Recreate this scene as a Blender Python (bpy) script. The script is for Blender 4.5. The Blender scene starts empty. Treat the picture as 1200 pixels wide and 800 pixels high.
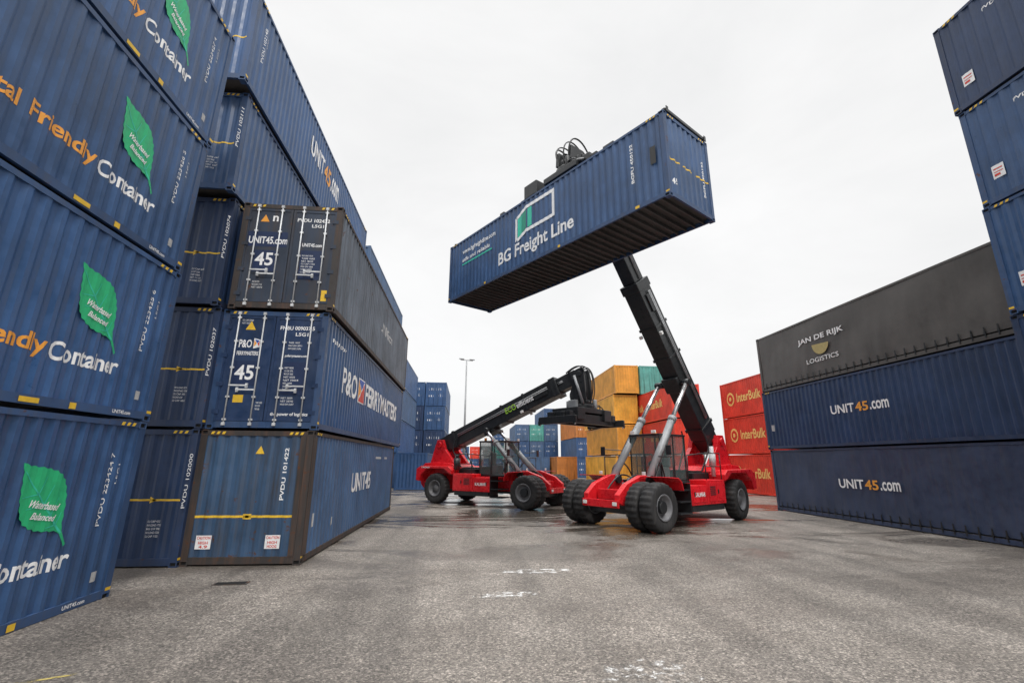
import bpy, bmesh, math, random
from mathutils import Vector, Matrix, Euler
random.seed(7)
D=bpy.data; C=bpy.context
sc=C.scene
COL=sc.collection
rad=math.radians

# ------------------------------------------------------------------ materials
def newmat(name):
    m=D.materials.new(name); m.use_nodes=True
    nt=m.node_tree; nt.nodes.clear()
    out=nt.nodes.new('ShaderNodeOutputMaterial'); b=nt.nodes.new('ShaderNodeBsdfPrincipled')
    nt.links.new(b.outputs[0],out.inputs[0])
    return m,nt,b
def nd(nt,t,**k):
    n=nt.nodes.new(t)
    for a,v in k.items(): setattr(n,a,v)
    return n
def mixc(nt,fac,a,b,mode='MIX'):
    n=nd(nt,'ShaderNodeMix',data_type='RGBA',blend_type=mode)
    for i,v in ((0,fac),(6,a),(7,b)):
        if hasattr(v,'links'): nt.links.new(v,n.inputs[i])
        else:
            n.inputs[i].default_value = v if i==0 else (v[0],v[1],v[2],1)
    return n.outputs[2]
def ramp(nt,src,stops):
    r=nd(nt,'ShaderNodeValToRGB'); e=r.color_ramp.elements
    while len(e)<len(stops): e.new(0.5)
    for i,(p,c) in enumerate(stops):
        e[i].position=p; e[i].color=(c,c,c,1) if not isinstance(c,tuple) else (*c,1)
    nt.links.new(src,r.inputs[0]); return r.outputs[0]
def noise(nt,vec,scale,detail=4,rough=.55,dist=0):
    n=nd(nt,'ShaderNodeTexNoise'); n.inputs['Scale'].default_value=scale; n.inputs['Detail'].default_value=detail
    n.inputs['Roughness'].default_value=rough; n.inputs['Distortion'].default_value=dist
    nt.links.new(vec,n.inputs['Vector']); return n.outputs[0]
def objvec(nt,scale=(1,1,1),rnd=True):
    tc=nd(nt,'ShaderNodeTexCoord'); mp=nd(nt,'ShaderNodeMapping'); mp.inputs['Scale'].default_value=scale
    nt.links.new(tc.outputs['Object'],mp.inputs[0])
    if rnd:
        oi=nd(nt,'ShaderNodeObjectInfo'); mu=nd(nt,'ShaderNodeMath',operation='MULTIPLY'); mu.inputs[1].default_value=40
        nt.links.new(oi.outputs['Random'],mu.inputs[0]); cb=nd(nt,'ShaderNodeCombineXYZ')
        for i in range(3): nt.links.new(mu.outputs[0],cb.inputs[i])
        nt.links.new(cb.outputs[0],mp.inputs['Location'])
    return mp.outputs[0]
def paint(name,col,rough=.45,dirt=.35,rust=.2,metal=0,dcol=(.09,.085,.08),spec=.5,rcol=(.09,.035,.016)):
    m,nt,b=newmat(name)
    v=objvec(nt); vs=objvec(nt,(5,5,.35))
    n1=noise(nt,v,.8,3)
    lo=tuple(c*.76 for c in col); hi=tuple(min(1,c*1.2+.004) for c in col)
    c=mixc(nt,ramp(nt,n1,[(.3,0.),(.72,1.)]),lo,hi)
    st=ramp(nt,noise(nt,vs,1.6,4,.65),[(.45,0.),(.8,1.)])
    mu=nd(nt,'ShaderNodeMath',operation='MULTIPLY'); mu.inputs[1].default_value=dirt; nt.links.new(st,mu.inputs[0])
    c=mixc(nt,mu.outputs[0],c,dcol)
    n3=noise(nt,v,4.5,6,.72)
    c=mixc(nt,1.0,c,ramp(nt,n3,[(.35,.88),(.7,1.1)]),'MULTIPLY')
    if rust>0:
        rs=ramp(nt,n3,[(.67-.10*rust,0.),(.71-.07*rust,1.)])
        mr=nd(nt,'ShaderNodeMath',operation='MULTIPLY'); mr.inputs[1].default_value=min(1,rust*1.6); nt.links.new(rs,mr.inputs[0])
        c=mixc(nt,mr.outputs[0],c,rcol)
    nt.links.new(c,b.inputs['Base Color'])
    nt.links.new(ramp(nt,n3,[(.3,max(.05,rough-.12)),(.75,min(1,rough+.2))]),b.inputs['Roughness'])
    b.inputs['Metallic'].default_value=metal
    b.inputs['Specular IOR Level'].default_value=spec
    return m
M={}
M['blue']=paint('blue_paint',(.032,.084,.200),.38,.28,.08,dcol=(.07,.08,.095))
M['blue2']=paint('bright_blue_paint',(.035,.093,.225),.38,.28,.06,dcol=(.07,.08,.095))
M['blue_dark']=paint('navy_paint',(.018,.042,.108),.40,.30,.08,dcol=(.055,.06,.07))
M['blue_w']=paint('worn_blue_frame_paint',(.030,.072,.17),.5,.4,.55)
M['blue2_w']=paint('worn_bright_blue_frame_paint',(.032,.08,.19),.5,.4,.5)
M['blue_dark_w']=paint('worn_navy_frame_paint',(.018,.038,.095),.5,.4,.5)
M['blue_fade']=paint('faded_blue_paint',(.040,.090,.175),.5,.95,.65,dcol=(.050,.042,.036))
M['blue_dirty']=paint('grimy_blue_paint',(.026,.040,.068),.6,.8,.55,dcol=(.060,.045,.034))
M['grime']=paint('grimy_grey_paint',(.14,.165,.20),.65,.8,.5,dcol=(.05,.048,.048))
M['steelblue']=paint('steel_blue_paint',(.058,.12,.235),.5,.45,.3)
M['red']=paint('orange_red_paint',(.74,.055,.028),.45,.2,.05)
M['yellow']=paint('ochre_paint',(.80,.40,.05),.5,.18,.03,dcol=(.35,.18,.05))
M['yellow2']=paint('deep_ochre_paint',(.68,.31,.04),.5,.2,.06,dcol=(.30,.15,.05))
M['teal']=paint('teal_paint',(.08,.34,.30),.5,.3,.1)
M['greyp']=paint('grey_paint',(.28,.29,.30),.5,.3,.2)
M['orange']=paint('orange_paint',(.55,.20,.04),.5,.3,.1)
M['rust']=paint('rusty_steel',(.040,.034,.032),.7,.75,.75,dcol=(.13,.062,.035))
M['under']=paint('underside_steel',(.07,.065,.062),.7,.5,.3)
M['cur_black']=paint('black_curtain',(.082,.074,.068),.42,.5,0)
M['cur_blue']=paint('navy_curtain',(.034,.052,.105),.45,.35,0)
M['mach_red']=paint('machine_red',(.72,.012,.020),.28,.14,0,dcol=(.14,.04,.03))
M['mach_black']=paint('machine_black',(.018,.020,.022),.35,.3,0,dcol=(.06,.06,.06))
M['mach_grey']=paint('machine_grey',(.30,.31,.32),.38,.2,.03)
M['rim']=paint('rim_grey',(.15,.15,.16),.45,.5,.2)
M['tyre']=paint('tyre_rubber',(.018,.018,.019),.8,.6,0,dcol=(.09,.08,.075))
M['steel']=paint('galvanised_steel',(.64,.65,.66),.45,.25,.12,metal=.0)
M['chrome']=paint('cylinder_rod',(.75,.75,.75),.22,.1,0,metal=.8)
M['blackhole']=paint('black_recess',(.008,.008,.008),.8,0,0)
def decalmat(name,col,wear=.35):
    m,nt,b=newmat(name); v=objvec(nt)
    c=mixc(nt,ramp(nt,noise(nt,v,9,4,.7),[(.35,wear),(.6,0.)]),col,tuple(x*.55 for x in col))
    nt.links.new(c,b.inputs['Base Color']); b.inputs['Roughness'].default_value=.5
    return m
M['w']=decalmat('white_lettering',(.86,.86,.86),.22)
M['o']=decalmat('orange_lettering',(.85,.36,.05),.25)
M['y']=decalmat('yellow_marking',(.82,.52,.04))
M['ly']=decalmat('pale_yellow_lettering',(.92,.62,.20))
M['yg']=decalmat('yellow_green_lettering',(.35,.62,.06),.1)
M['g']=decalmat('green_leaf_print',(.02,.47,.19),.3)
M['g2']=decalmat('green_logo_print',(.04,.55,.38),.2)
M['g3']=decalmat('dark_green_logo_print',(.02,.28,.19),.2)
M['r']=decalmat('red_marking',(.65,.05,.03))
M['bl']=decalmat('blue_flag_print',(.03,.10,.45))
M['k']=decalmat('black_marking',(.02,.02,.02))
M['b']=decalmat('navy_panel_print',(.013,.028,.085))
M['gold']=decalmat('gold_print',(.45,.36,.14))
M['f']=decalmat('faded_white_lettering',(.48,.48,.48),.6)
m,nt,b=newmat('cab_glass'); b.inputs['Base Color'].default_value=(.14,.22,.21,1); b.inputs['Roughness'].default_value=.03
b.inputs['Alpha'].default_value=.25; M['glass']=m
m,nt,b=newmat('lamp_lens'); b.inputs['Base Color'].default_value=(.8,.8,.78,1); b.inputs['Roughness'].default_value=.15; M['lens']=m
m,nt,b=newmat('amber_lens'); b.inputs['Base Color'].default_value=(.8,.25,.02,1); b.inputs['Roughness'].default_value=.2; M['amber']=m

# ------------------------------------------------------------------ mesh helpers
def box(bm,x0,x1,y0,y1,z0,z1,mi=0,M4=None):
    vs=[bm.verts.new((x,y,z)) for z in (z0,z1) for y in (y0,y1) for x in (x0,x1)]
    if M4 is not None:
        for v in vs: v.co=M4@v.co
    for q in ((0,2,3,1),(4,5,7,6),(0,1,5,4),(2,6,7,3),(0,4,6,2),(1,3,7,5)):
        f=bm.faces.new([vs[i] for i in q]); f.material_index=mi
    return vs
def prism(bm,pts,ax,a,b,mi=0):
    def P(p,t):
        if ax=='x': return (t,p[0],p[1])
        if ax=='y': return (p[0],t,p[1])
        return (p[0],p[1],t)
    A=[bm.verts.new(P(p,a)) for p in pts]; B=[bm.verts.new(P(p,b)) for p in pts]
    n=len(pts)
    fs=[bm.faces.new(A),bm.faces.new(B[::-1])]
    for i in range(n): fs.append(bm.faces.new((A[i],B[i],B[(i+1)%n],A[(i+1)%n])))
    for f in fs: f.material_index=mi
def cyl(bm,p0,p1,r,seg=16,r2=None,mi=0,smooth=True):
    p0=Vector(p0);p1=Vector(p1);d=(p1-p0); q=d.to_track_quat('Z','Y').to_matrix()
    r2=r if r2 is None else r2
    A=[];B=[]
    for i in range(seg):
        a=2*math.pi*i/seg; o=Vector((math.cos(a),math.sin(a),0))
        A.append(bm.verts.new(p0+q@(o*r))); B.append(bm.verts.new(p1+q@(o*r2)))
    for i in range(seg):
        f=bm.faces.new((A[i],A[(i+1)%seg],B[(i+1)%seg],B[i])); f.smooth=smooth; f.material_index=mi
    f=bm.faces.new(A[::-1]); f.material_index=mi
    f=bm.faces.new(B); f.material_index=mi
def lathe_x(bm,prof,seg=48,mi=0,lug=None,smooth=True):
    rings=[]
    for i in range(seg):
        a=2*math.pi*i/seg; ring=[]
        for j,(x,r) in enumerate(prof):
            rr=r
            if lug and j in lug: rr=r-(.035 if (i//2)%2 else 0)
            ring.append(bm.verts.new((x,rr*math.cos(a),rr*math.sin(a))))
        rings.append(ring)
    for i in range(seg):
        A=rings[i];B=rings[(i+1)%seg]
        for j in range(len(prof)-1):
            f=bm.faces.new((A[j],A[j+1],B[j+1],B[j])); f.smooth=smooth; f.material_index=mi
def mesh(bm,name,norm=True):
    if norm: bmesh.ops.recalc_face_normals(bm,faces=bm.faces)
    me=D.meshes.new(name); bm.to_mesh(me); bm.free(); return me
def part(parent,name,me,mats,loc=(0,0,0),rot=(0,0,0),bevel=0,label=None):
    ob=D.objects.new(name,me); COL.objects.link(ob)
    ob.parent=parent; ob.location=loc; ob.rotation_euler=rot
    if not isinstance(mats,(list,tuple)): mats=[mats]
    while len(me.materials)<len(mats): me.materials.append(None)
    for i,mt in enumerate(mats):
        ob.material_slots[i].link='OBJECT'; ob.material_slots[i].material=mt
    if bevel:
        bv=ob.modifiers.new('bevel','BEVEL'); bv.width=bevel; bv.segments=2; bv.limit_method='ANGLE'; bv.angle_limit=rad(40)
    if label: ob['label']=label
    return ob
def root(name,loc,rot,label,cat,group=None):
    e=D.objects.new(name,None); COL.objects.link(e); e.location=loc; e.rotation_euler=rot; e.empty_display_size=.3
    if label:
        e['label']=label; e['category']=cat
    if group: e['group']=group
    return e
def tube(parent,name,pts,r,mat):
    cu=D.curves.new('c','CURVE'); cu.dimensions='3D'; cu.bevel_depth=r; cu.bevel_resolution=2; cu.resolution_u=6
    sp=cu.splines.new('NURBS'); sp.points.add(len(pts)-1)
    for i,p in enumerate(pts): sp.points[i].co=(*p,1)
    sp.use_endpoint_u=True; sp.order_u=3
    o=D.objects.new('c',cu); me=D.meshes.new_from_object(o); D.objects.remove(o)
    return part(parent,name,me,mat)

# ------------------------------------------------------------------ lettering
TC={}
def tmesh(s,bold):
    k=(s,bold)
    if k in TC: return TC[k]
    cu=D.curves.new('t','FONT'); cu.body=s; cu.size=1; cu.offset=.022 if bold else .004; cu.resolution_u=3
    o=D.objects.new('t',cu); me=D.meshes.new_from_object(o); D.objects.remove(o)
    xs=[v.co.x for v in me.vertices]; ys=[v.co.y for v in me.vertices]
    res=([(v.co.x-min(xs),v.co.y-min(ys)) for v in me.vertices],[tuple(p.vertices) for p in me.polygons],max(xs)-min(xs),max(ys)-min(ys))
    D.meshes.remove(me); TC[k]=res; return res
def T(s,u,v,w,h,rot=0,bold=True,shear=0): return ('t',s,u,v,w,h,rot,bold,shear)
def R(u0,v0,u1,v1): return ('p',[(u0,v0),(u1,v0),(u1,v1),(u0,v1)])
def P(*pts): return ('p',list(pts))
PER=.278; DEP=.034
def depth(u):
    t=abs((u/PER+.5)%1-.5)
    if t<.13: return 0
    if t>.37: return 1
    return (t-.13)/.24
def decal(parent,name,mat,face,surf,items,W,L,H,off=.004,label=None):
    fac=1.0
    if surf=='soft': surf='corr'; fac=.3
    bm=bmesh.new()
    for it in items:
        if it[0]=='t':
            _,s,u,v,w,h,rot,bold,shear=it
            vs,fs,w0,h0=tmesh(s,bold)
            if w0==0 or h0==0: continue
            sx=(w/w0) if w else h/h0
            sy=h/h0
            cr,sr=math.cos(rad(rot)),math.sin(rad(rot))
            nv=[]
            for (x,y) in vs:
                x=x*sx+y*sy*shear; y=y*sy
                nv.append(bm.verts.new((u+x*cr-y*sr,v+x*sr+y*cr,0)))
            for f in fs:
                try: bm.faces.new([nv[i] for i in f])
                except ValueError: pass
        else:
            bm.faces.new([bm.verts.new((p[0],p[1],0)) for p in it[1]])
    if not bm.verts: bm.free(); return
    if surf=='corr':
        u0=min(v.co.x for v in bm.verts); u1=max(v.co.x for v in bm.verts)
        k=math.floor(u0/PER)-1
        while k*PER<u1+PER:
            for t in (-.37,-.13,.13,.37):
                c=(k+t)*PER
                if u0<c<u1:
                    bmesh.ops.bisect_plane(bm,geom=bm.verts[:]+bm.edges[:]+bm.faces[:],plane_co=(c,0,0),plane_no=(1,0,0),dist=1e-5)
            k+=1
    half=(W if face[1]=='x' else L)/2
    for v in bm.verts:
        u,z=v.co.x,v.co.y
        if surf=='corr': n=half-.014-DEP*fac*depth(u)+off
        elif surf=='frame': n=half+off
        elif surf in('door','bar'): n=half-.02+off
        else: n=half-.004+off
        if face=='+x': v.co=(n,u,z)
        elif face=='-x': v.co=(-n,-u,z)
        elif face=='-y': v.co=(u,-n,z)
        else: v.co=(-u,n,z)
    me=mesh(bm,name,False)
    return part(parent,name,me,mat,label=label)

# ------------------------------------------------------------------ container meshes
MC={}
def cached(key,fn):
    if key not in MC: MC[key]=fn()
    return MC[key]
def corr_sheet(bm,u0,u1,z0,z1,place):
    bs=[u0,u1]; k=math.floor(u0/PER)-1
    while k*PER<u1+PER:
        for t in (-.37,-.13,.13,.37):
            c=(k+t)*PER
            if u0+.005<c<u1-.005: bs.append(c)
        k+=1
    bs.sort(); prev=None
    for u in bs:
        a=bm.verts.new(place(u,depth(u),z0)); b=bm.verts.new(place(u,depth(u),z1))
        if prev: bm.faces.new((prev[0],a,b,prev[1]))
        prev=(a,b)
def m_side(W,L,H,s):
    bm=bmesh.new()
    corr_sheet(bm,-L/2+.12,L/2-.12,.14,H-.07,lambda u,d,z:(s*(W/2-.014-DEP*d),u,z))
    return mesh(bm,'side_wall',False)
def m_curtain(W,L,H,s):
    bm=bmesh.new(); nx,nz=140,10; g=[]
    for i in range(nx+1):
        row=[]
        y=-L/2+.12+(L-.24)*i/nx
        for j in range(nz+1):
            z=.22+(H-.32)*j/nz; t=j/nz
            w=.008*math.sin(y*6.1+1.3*math.sin(y*1.7))*(1-t)**2+.003*math.sin(y*11+z*2)*(1-abs(2*t-1))+.010*math.sin(y*1.3+z*2.2)
            row.append(bm.verts.new((s*(W/2-.026+w),y,z)))
        g.append(row)
    for i in range(nx):
        for j in range(nz):
            f=bm.faces.new((g[i][j],g[i+1][j],g[i+1][j+1],g[i][j+1])); f.smooth=True
    return mesh(bm,'curtain',False)
def m_straps(W,L,H,s):
    bm=bmesh.new(); y=-L/2+.4
    while y<L/2-.3:
        x=s*(W/2+.006)
        box(bm,min(x-.004,x+.004),max(x-.004,x+.004),y-.02,y+.02,.10,.42)
        box(bm,min(x-.012,x+.012),max(x-.012,x+.012),y-.03,y+.03,.2,.27)
        y+=.38
    return mesh(bm,'strap')
def m_end(W,L,H,s):
    bm=bmesh.new()
    corr_sheet(bm,-W/2+.1,W/2-.1,.16,H-.09,lambda u,d,z:(u,s*(L/2-.014-DEP*d),z))
    return mesh(bm,'end_wall',False)
def m_roof(W,L,H):
    bm=bmesh.new(); box(bm,-W/2+.04,W/2-.04,-L/2+.06,L/2-.06,H-.05,H-.025); return mesh(bm,'roof')
def m_floor(W,L,H,det):
    bm=bmesh.new(); box(bm,-W/2+.05,W/2-.05,-L/2+.05,L/2-.05,.16,.19)
    if det>2:
        y=-L/2+.35
        while y<L/2-.3:
            box(bm,-W/2+.05,W/2-.05,y-.022,y+.022,.045,.158); y+=.31
    return mesh(bm,'floor')
def m_frame(W,L,H,det):
    bm=bmesh.new(); p=.15
    for sx in (-1,1):
        for sy in (-1,1):
            xa,xb=sorted((sx*W/2,sx*(W/2-p))); ya,yb=sorted((sy*L/2,sy*(L/2-p)))
            box(bm,xa,xb,ya,yb,.115,H-.115)
            if det<2:
                box(bm,xa,xb,ya,yb,0,.114); box(bm,xa,xb,ya,yb,H-.114,H)
        xa,xb=sorted((sx*(W/2-.004),sx*(W/2-.07)))
        box(bm,xa,xb,-L/2+p+.002,L/2-p-.002,.035,.165)
        box(bm,xa,xb,-L/2+p+.002,L/2-p-.002,H-.10,H-.018)
    for sy in (-1,1):
        ya,yb=sorted((sy*(L/2-.004),sy*(L/2-.07)))
        box(bm,-W/2+p+.002,W/2-p-.002,ya,yb,.035,.18)
        box(bm,-W/2+p+.002,W/2-p-.002,ya,yb,H-.13,H-.018)
    return mesh(bm,'frame')
def m_cast(sx,sy,sz):
    bm=bmesh.new(); w,l,h=.162,.178,.118
    xa,xb=sorted((0,-sx*w)); ya,yb=sorted((0,-sy*l)); za,zb=(0,h) if sz<0 else (-h,0)
    box(bm,xa,xb,ya,yb,za,zb)
    bm.faces.ensure_lookup_table()
    tg=[f for f in bm.faces if (abs(f.calc_center_median().x)<1e-5) or (abs(f.calc_center_median().y)<1e-5)]
    bmesh.ops.recalc_face_normals(bm,faces=bm.faces)
    for f in tg:
        bmesh.ops.inset_region(bm,faces=[f],thickness=.032,depth=0)
        bmesh.ops.inset_region(bm,faces=[f],thickness=.004,depth=-.03)
        f.material_index=1
    return mesh(bm,'corner_casting',False)
def m_door(W,L,H,s):
    bm=bmesh.new(); xa,xb=(-W/2+.13,-.008) if s<0 else (.008,W/2-.13); Y=-L/2
    box(bm,xa,xb,Y+.02,Y+.07,.19,H-.14)
    for (a,b_,c,d) in ((xa,xa+.06,.19,H-.14),(xb-.06,xb,.19,H-.14)):
        box(bm,a+.001,b_-.001,Y+.008,Y+.0195,c+.001,d-.001)
    for z in (.19,H-.21):
        box(bm,xa+.061,xb-.061,Y+.009,Y+.0195,z+.001,z+.069)
    hx=xa if s<0 else xb
    for z in (.4,1.05,1.75,2.45):
        box(bm,hx-.05 if s<0 else hx-.10,hx+.10 if s<0 else hx+.05,Y-.006,Y+.0075,z-.05,z+.05)
    return mesh(bm,'door')
def m_gasket(W,L,H):
    bm=bmesh.new(); box(bm,-W/2+.12,W/2-.12,-L/2+.04,-L/2+.0601,.182,H-.132); return mesh(bm,'door_gasket')
def m_bar(L,H):
    bm=bmesh.new(); cyl(bm,(0,-L/2-.022,.13),(0,-L/2-.022,H-.07),.017,10)
    for z in (.22,.75,1.45,2.1,H-.2):
        box(bm,-.042,.042,-L/2-.03,-L/2+.006,z-.022,z+.022)
    for z in (.12,H-.09):
        box(bm,-.035,.035,-L/2-.045,-L/2-.003,z-.035,z+.035)
    return mesh(bm,'locking_bar')
def m_handle(L,s):
    bm=bmesh.new(); xa,xb=sorted((0,s*.42)); box(bm,xa,xb,-L/2-.062,-L/2-.048,1.0,1.035); box(bm,xb-.05 if s>0 else xa,xb if s>0 else xa+.05,-L/2-.047,-L/2-.0,.96,1.07)
    return mesh(bm,'handle')
H0=2.896
def container(loc,rz,L,col,front='wall',det=2,W=2.5,label='blue corrugated steel shipping container in a stack',group=None,decals=(),curtain=False,tilt=0,colside=None,postmat=None,marks=True,doormat=None):
    H=H0; m=M[col]
    if det>1 and not postmat and col+'_w' in M: postmat=col+'_w'
    r=root('shipping_container',loc,(0,tilt,rz),label,'shipping container',group)
    sm=M[colside] if colside else m
    k=(W,L)
    part(r,'frame',cached(('fr',k,det>1),lambda:m_frame(W,L,H,det)),M[postmat] if postmat else m)
    for s in (-1,1):
        if curtain:
            part(r,'curtain',cached(('cu',k,s),lambda:m_curtain(W,L,H,s)),sm)
            part(r,'strap',cached(('st',k,s),lambda:m_straps(W,L,H,s)),M['mach_black'],label='row of tensioning straps along the curtain hem')
        else: part(r,'side_wall',cached(('sw',k,s),lambda:m_side(W,L,H,s)),sm)
    part(r,'roof',cached(('rf',k),lambda:m_roof(W,L,H)),m)
    part(r,'floor',cached(('fl',k,det),lambda:m_floor(W,L,H,det)),M['under'])
    part(r,'end_wall',cached(('ew',k,1),lambda:m_end(W,L,H,1)),m)
    if front=='wall': part(r,'end_wall',cached(('ew',k,-1),lambda:m_end(W,L,H,-1)),m)
    else:
        part(r,'door_gasket',cached(('gk',k),lambda:m_gasket(W,L,H)),M['blackhole'])
        for s in (-1,1):
            d=part(r,'door',cached(('dr',k,s),lambda:m_door(W,L,H,s)),M[doormat] if doormat else m)
            for x in (.27,.86):
                part(d,'locking_bar',cached(('lb',L),lambda:m_bar(L,H)),M['steel'] if det>1 else m,loc=(s*x*(W/2.5),0,0))
                if det>1: part(d,'handle',cached(('hd',L,s if x<.5 else -s),lambda:m_handle(L,s if x<.5 else -s)),M['steel'],loc=(s*x*(W/2.5),0,-.1 if x<.5 else .0))
    if det>1:
        for sx in (-1,1):
            for sy in (-1,1):
                for sz in (-1,1):
                    part(r,'corner_casting',cached(('cc',sx,sy,sz),lambda:m_cast(sx,sy,sz)),[M[postmat] if postmat else m,M['blackhole']],loc=(sx*(W/2+.003),sy*(L/2+.003),(0 if sz<0 else H)))
        if marks:
            ys=[]
            for e in (-1,1):
                for i in range(3):
                    u=e*(L/2-.32-.13*i); ys.append(P((u-.05,H-.085),(u+.02,H-.085),(u+.05,H-.03),(u-.02,H-.03)))
                ys.append(R(e*L/2-.12*(e>0)-.0,.0+.14,e*L/2+.12*(e<0),.19))
            for f in ('+x','-x'): decal(r,'warning_marking',M['y'],f,'frame',ys,W,L,H,.001)
            ye=[]
            for e in (-1,1):
                for i in range(3):
                    u=e*(W/2-.26-.12*i); ye.append(P((u-.05,H-.10),(u+.01,H-.10),(u+.04,H-.04),(u-.02,H-.04)))
            decal(r,'warning_marking',M['y'],'-y','frame',ye,W,L,H,.002)
    for dc in decals:
        name,mt,face,surf,items=dc[:5]
        decal(r,name,M[mt],face,surf,items,W,L,H,dc[5] if len(dc)>5 else .004)
    return r

def idblock(face,end=1,code='PVDU 223424 7',L=13.7):
    u=end*(L/2-.62)
    its=[T(code,u+.08,1.20,1.15,.070,90,False),T('L5G1',u+.24,1.85,.32,.07,90,False)]
    return ('lettering','w',face,'corr',its)
def leafpts(uc,vc,sx,sy):
    A=(-.56,.60);B=(.40,-.36);pts=[]
    dx,dy=B[0]-A[0],B[1]-A[1]; nx,ny=.70,.70
    n=24
    def zig(i): return .014 if i%2 else -.008
    for i in range(n):
        t=i/n; o=.40*math.sin(math.pi*t**1.05)**1.25+zig(i) if 0<t<1 else 0
        if i: pts.append((A[0]+dx*t+nx*o,A[1]+dy*t+ny*o))
        else: pts.append(A)
    pts+= [(.41,-.35),(.56,-.54),(.53,-.57),(.37,-.38)]
    for i in range(n-1,0,-1):
        t=i/n; o=.38*math.sin(math.pi*t**1.05)**1.25+zig(i)
        pts.append((A[0]+dx*t-nx*o,A[1]+dy*t-ny*o))
    return [(uc+x*sx,vc+y*sy) for x,y in pts]
def leaf_decals(face,uend,k):
    uc=uend-1.68; vc=1.58
    def ln(a,b,w=.008):
        dx,dy=b[0]-a[0],b[1]-a[1]; l=math.hypot(dx,dy); px,py=-dy/l*w,dx/l*w
        return P((uc+a[0]-px,vc+a[1]-py),(uc+b[0]-px*.4,vc+b[1]-py*.4),(uc+b[0]+px*.4,vc+b[1]+py*.4),(uc+a[0]+px,vc+a[1]+py))
    veins=[ln((.36,-.38),(-.46,.50),.016)]
    for t in (.15,.32,.5,.68):
        x=.36-.78*t; y=-.38+.84*t; q=.28*math.sin(math.pi*(.1+t*.8))
        veins.append(ln((x,y),(x+q*.30,y+q*.95),.01)); veins.append(ln((x,y),(x-q*.95,y-q*.15),.01))
    return [('leaf_emblem','g',face,'soft',[('p',leafpts(uc,vc,.92,1.02))]),
      ('leaf_vein','g2',face,'soft',veins,.007),
      ('lettering','w',face,'soft',[T('Waterbased',uc-.30,vc+.03,.50,.10,-10,True,.3),T('Balanced',uc-.22,vc-.13,.40,.09,-10,True,.3)],.013),
      ('lettering','o',face,'corr',[T('Environmental Friendly',uend-5.60,.66,3.20,.32,0,True)]),
      ('lettering','w',face,'corr',[T('Container',uend-2.32,.68,1.28,.28,0,True)]),
      ('lettering','w',face,'frame',[T('UNIT45.com',uend-.95,.075,.42,.06)],.003),
      ('inspection_plate','y',face,'frame',[R(uend-1.8,.05,uend-1.68,.14),R(uend-2.6,.06,uend-2.3,.13)],.003),
      ('information_plate','f',face,'soft',[R(uend-4.4,2.45,uend-4.0,2.52),R(uend-.5,.35,uend-.38,.5)])]

L45=13.716; L40=12.192; DZ=2.915
tl=rad(1.3)
for k in range(4):
    L=L45; c=('blue','blue2','blue','blue2')[k]
    x0=-5.93-1.25+ math.sin(tl)*DZ*k; z0=math.cos(tl)*DZ*k
    y0=9.16-L/2+(0,.04,-.03,.08)[k]
    container((x0,y0,z0),0,L,c,'wall',2,label='clean blue 45 foot container with green leaf emblem, stacked',group='stacked leaf emblem containers',
      decals=leaf_decals('+x',L/2,k)+[idblock('+x',1,'PVDU 22342%d %d'%(4+k,7-k))],tilt=tl)

# ---- second stack
X2=-3.62-1.25; Y2=11.45
endtape=[('yellow_tape','y','-y','corr',[R(-1.12,.98,1.12,1.03),R(-.1,.95,.08,1.06)])]
caution=[('caution_sign','w','-y','soft',[R(-1.0,.34,-.68,.62),R(.45,.34,.77,.62)],.007),
         ('caution_sign_text','r','-y','soft',[T('CAUTION',-.98,.54,.28,.06),T('HIGH',-.94,.44,.2,.06),T('4.9',-.92,.36,.18,.06),T('CAUTION',.47,.54,.28,.06),T('HIGH',.51,.44,.2,.06),T('HOOG',.51,.36,.2,.06)],.011),
         ('warning_triangle','y','-y','corr',[P((.0,2.36),(.18,2.36),(.09,2.54))],.007)]
r=container((X2,Y2+L40/2,0),0,L40,'blue_fade','wall',2,label='faded blue container with rusty corner posts at the stack base',
   decals=endtape+caution+[('lettering','w','+x','soft',[T('UNIT45',-1.9,1.25,2.9,.60,0)]),
     ('lettering','w','-y','corr',[T('PVDU 101422',.72,1.35,1.15,.085,90)]),
     ('information_plate','f','+x','corr',[R(-5.55,.7,-5.35,1.0),R(-3.9,.55,-3.7,.75),R(1.8,2.3,2.9,2.38),R(3.6,2.3,4.2,2.38)])],postmat='rust',colside='steelblue')
bm=bmesh.new(); box(bm,.97,1.097,-L40/2-.006,-L40/2+.03,.182,H0-.132); box(bm,1.254,1.262,-L40/2+.02,-L40/2+.30,.18,H0-.14)
part(r,'corner_plate',mesh(bm,'corner_plate'),M['rust'],label='rusty brown plate beside the corner post')
def wblock(u,v,n=5,w=.34,step=.075):
    r=[]
    for i in range(n):
        a=random.uniform(.55,1)*w
        r.append(T(random.choice(['MAX GW','TARE','PAYLOAD','CU CAP','NET'])+' '+str(random.randint(2000,34000)),u,v-i*step,a,.042,0,False))
    return r
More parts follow.
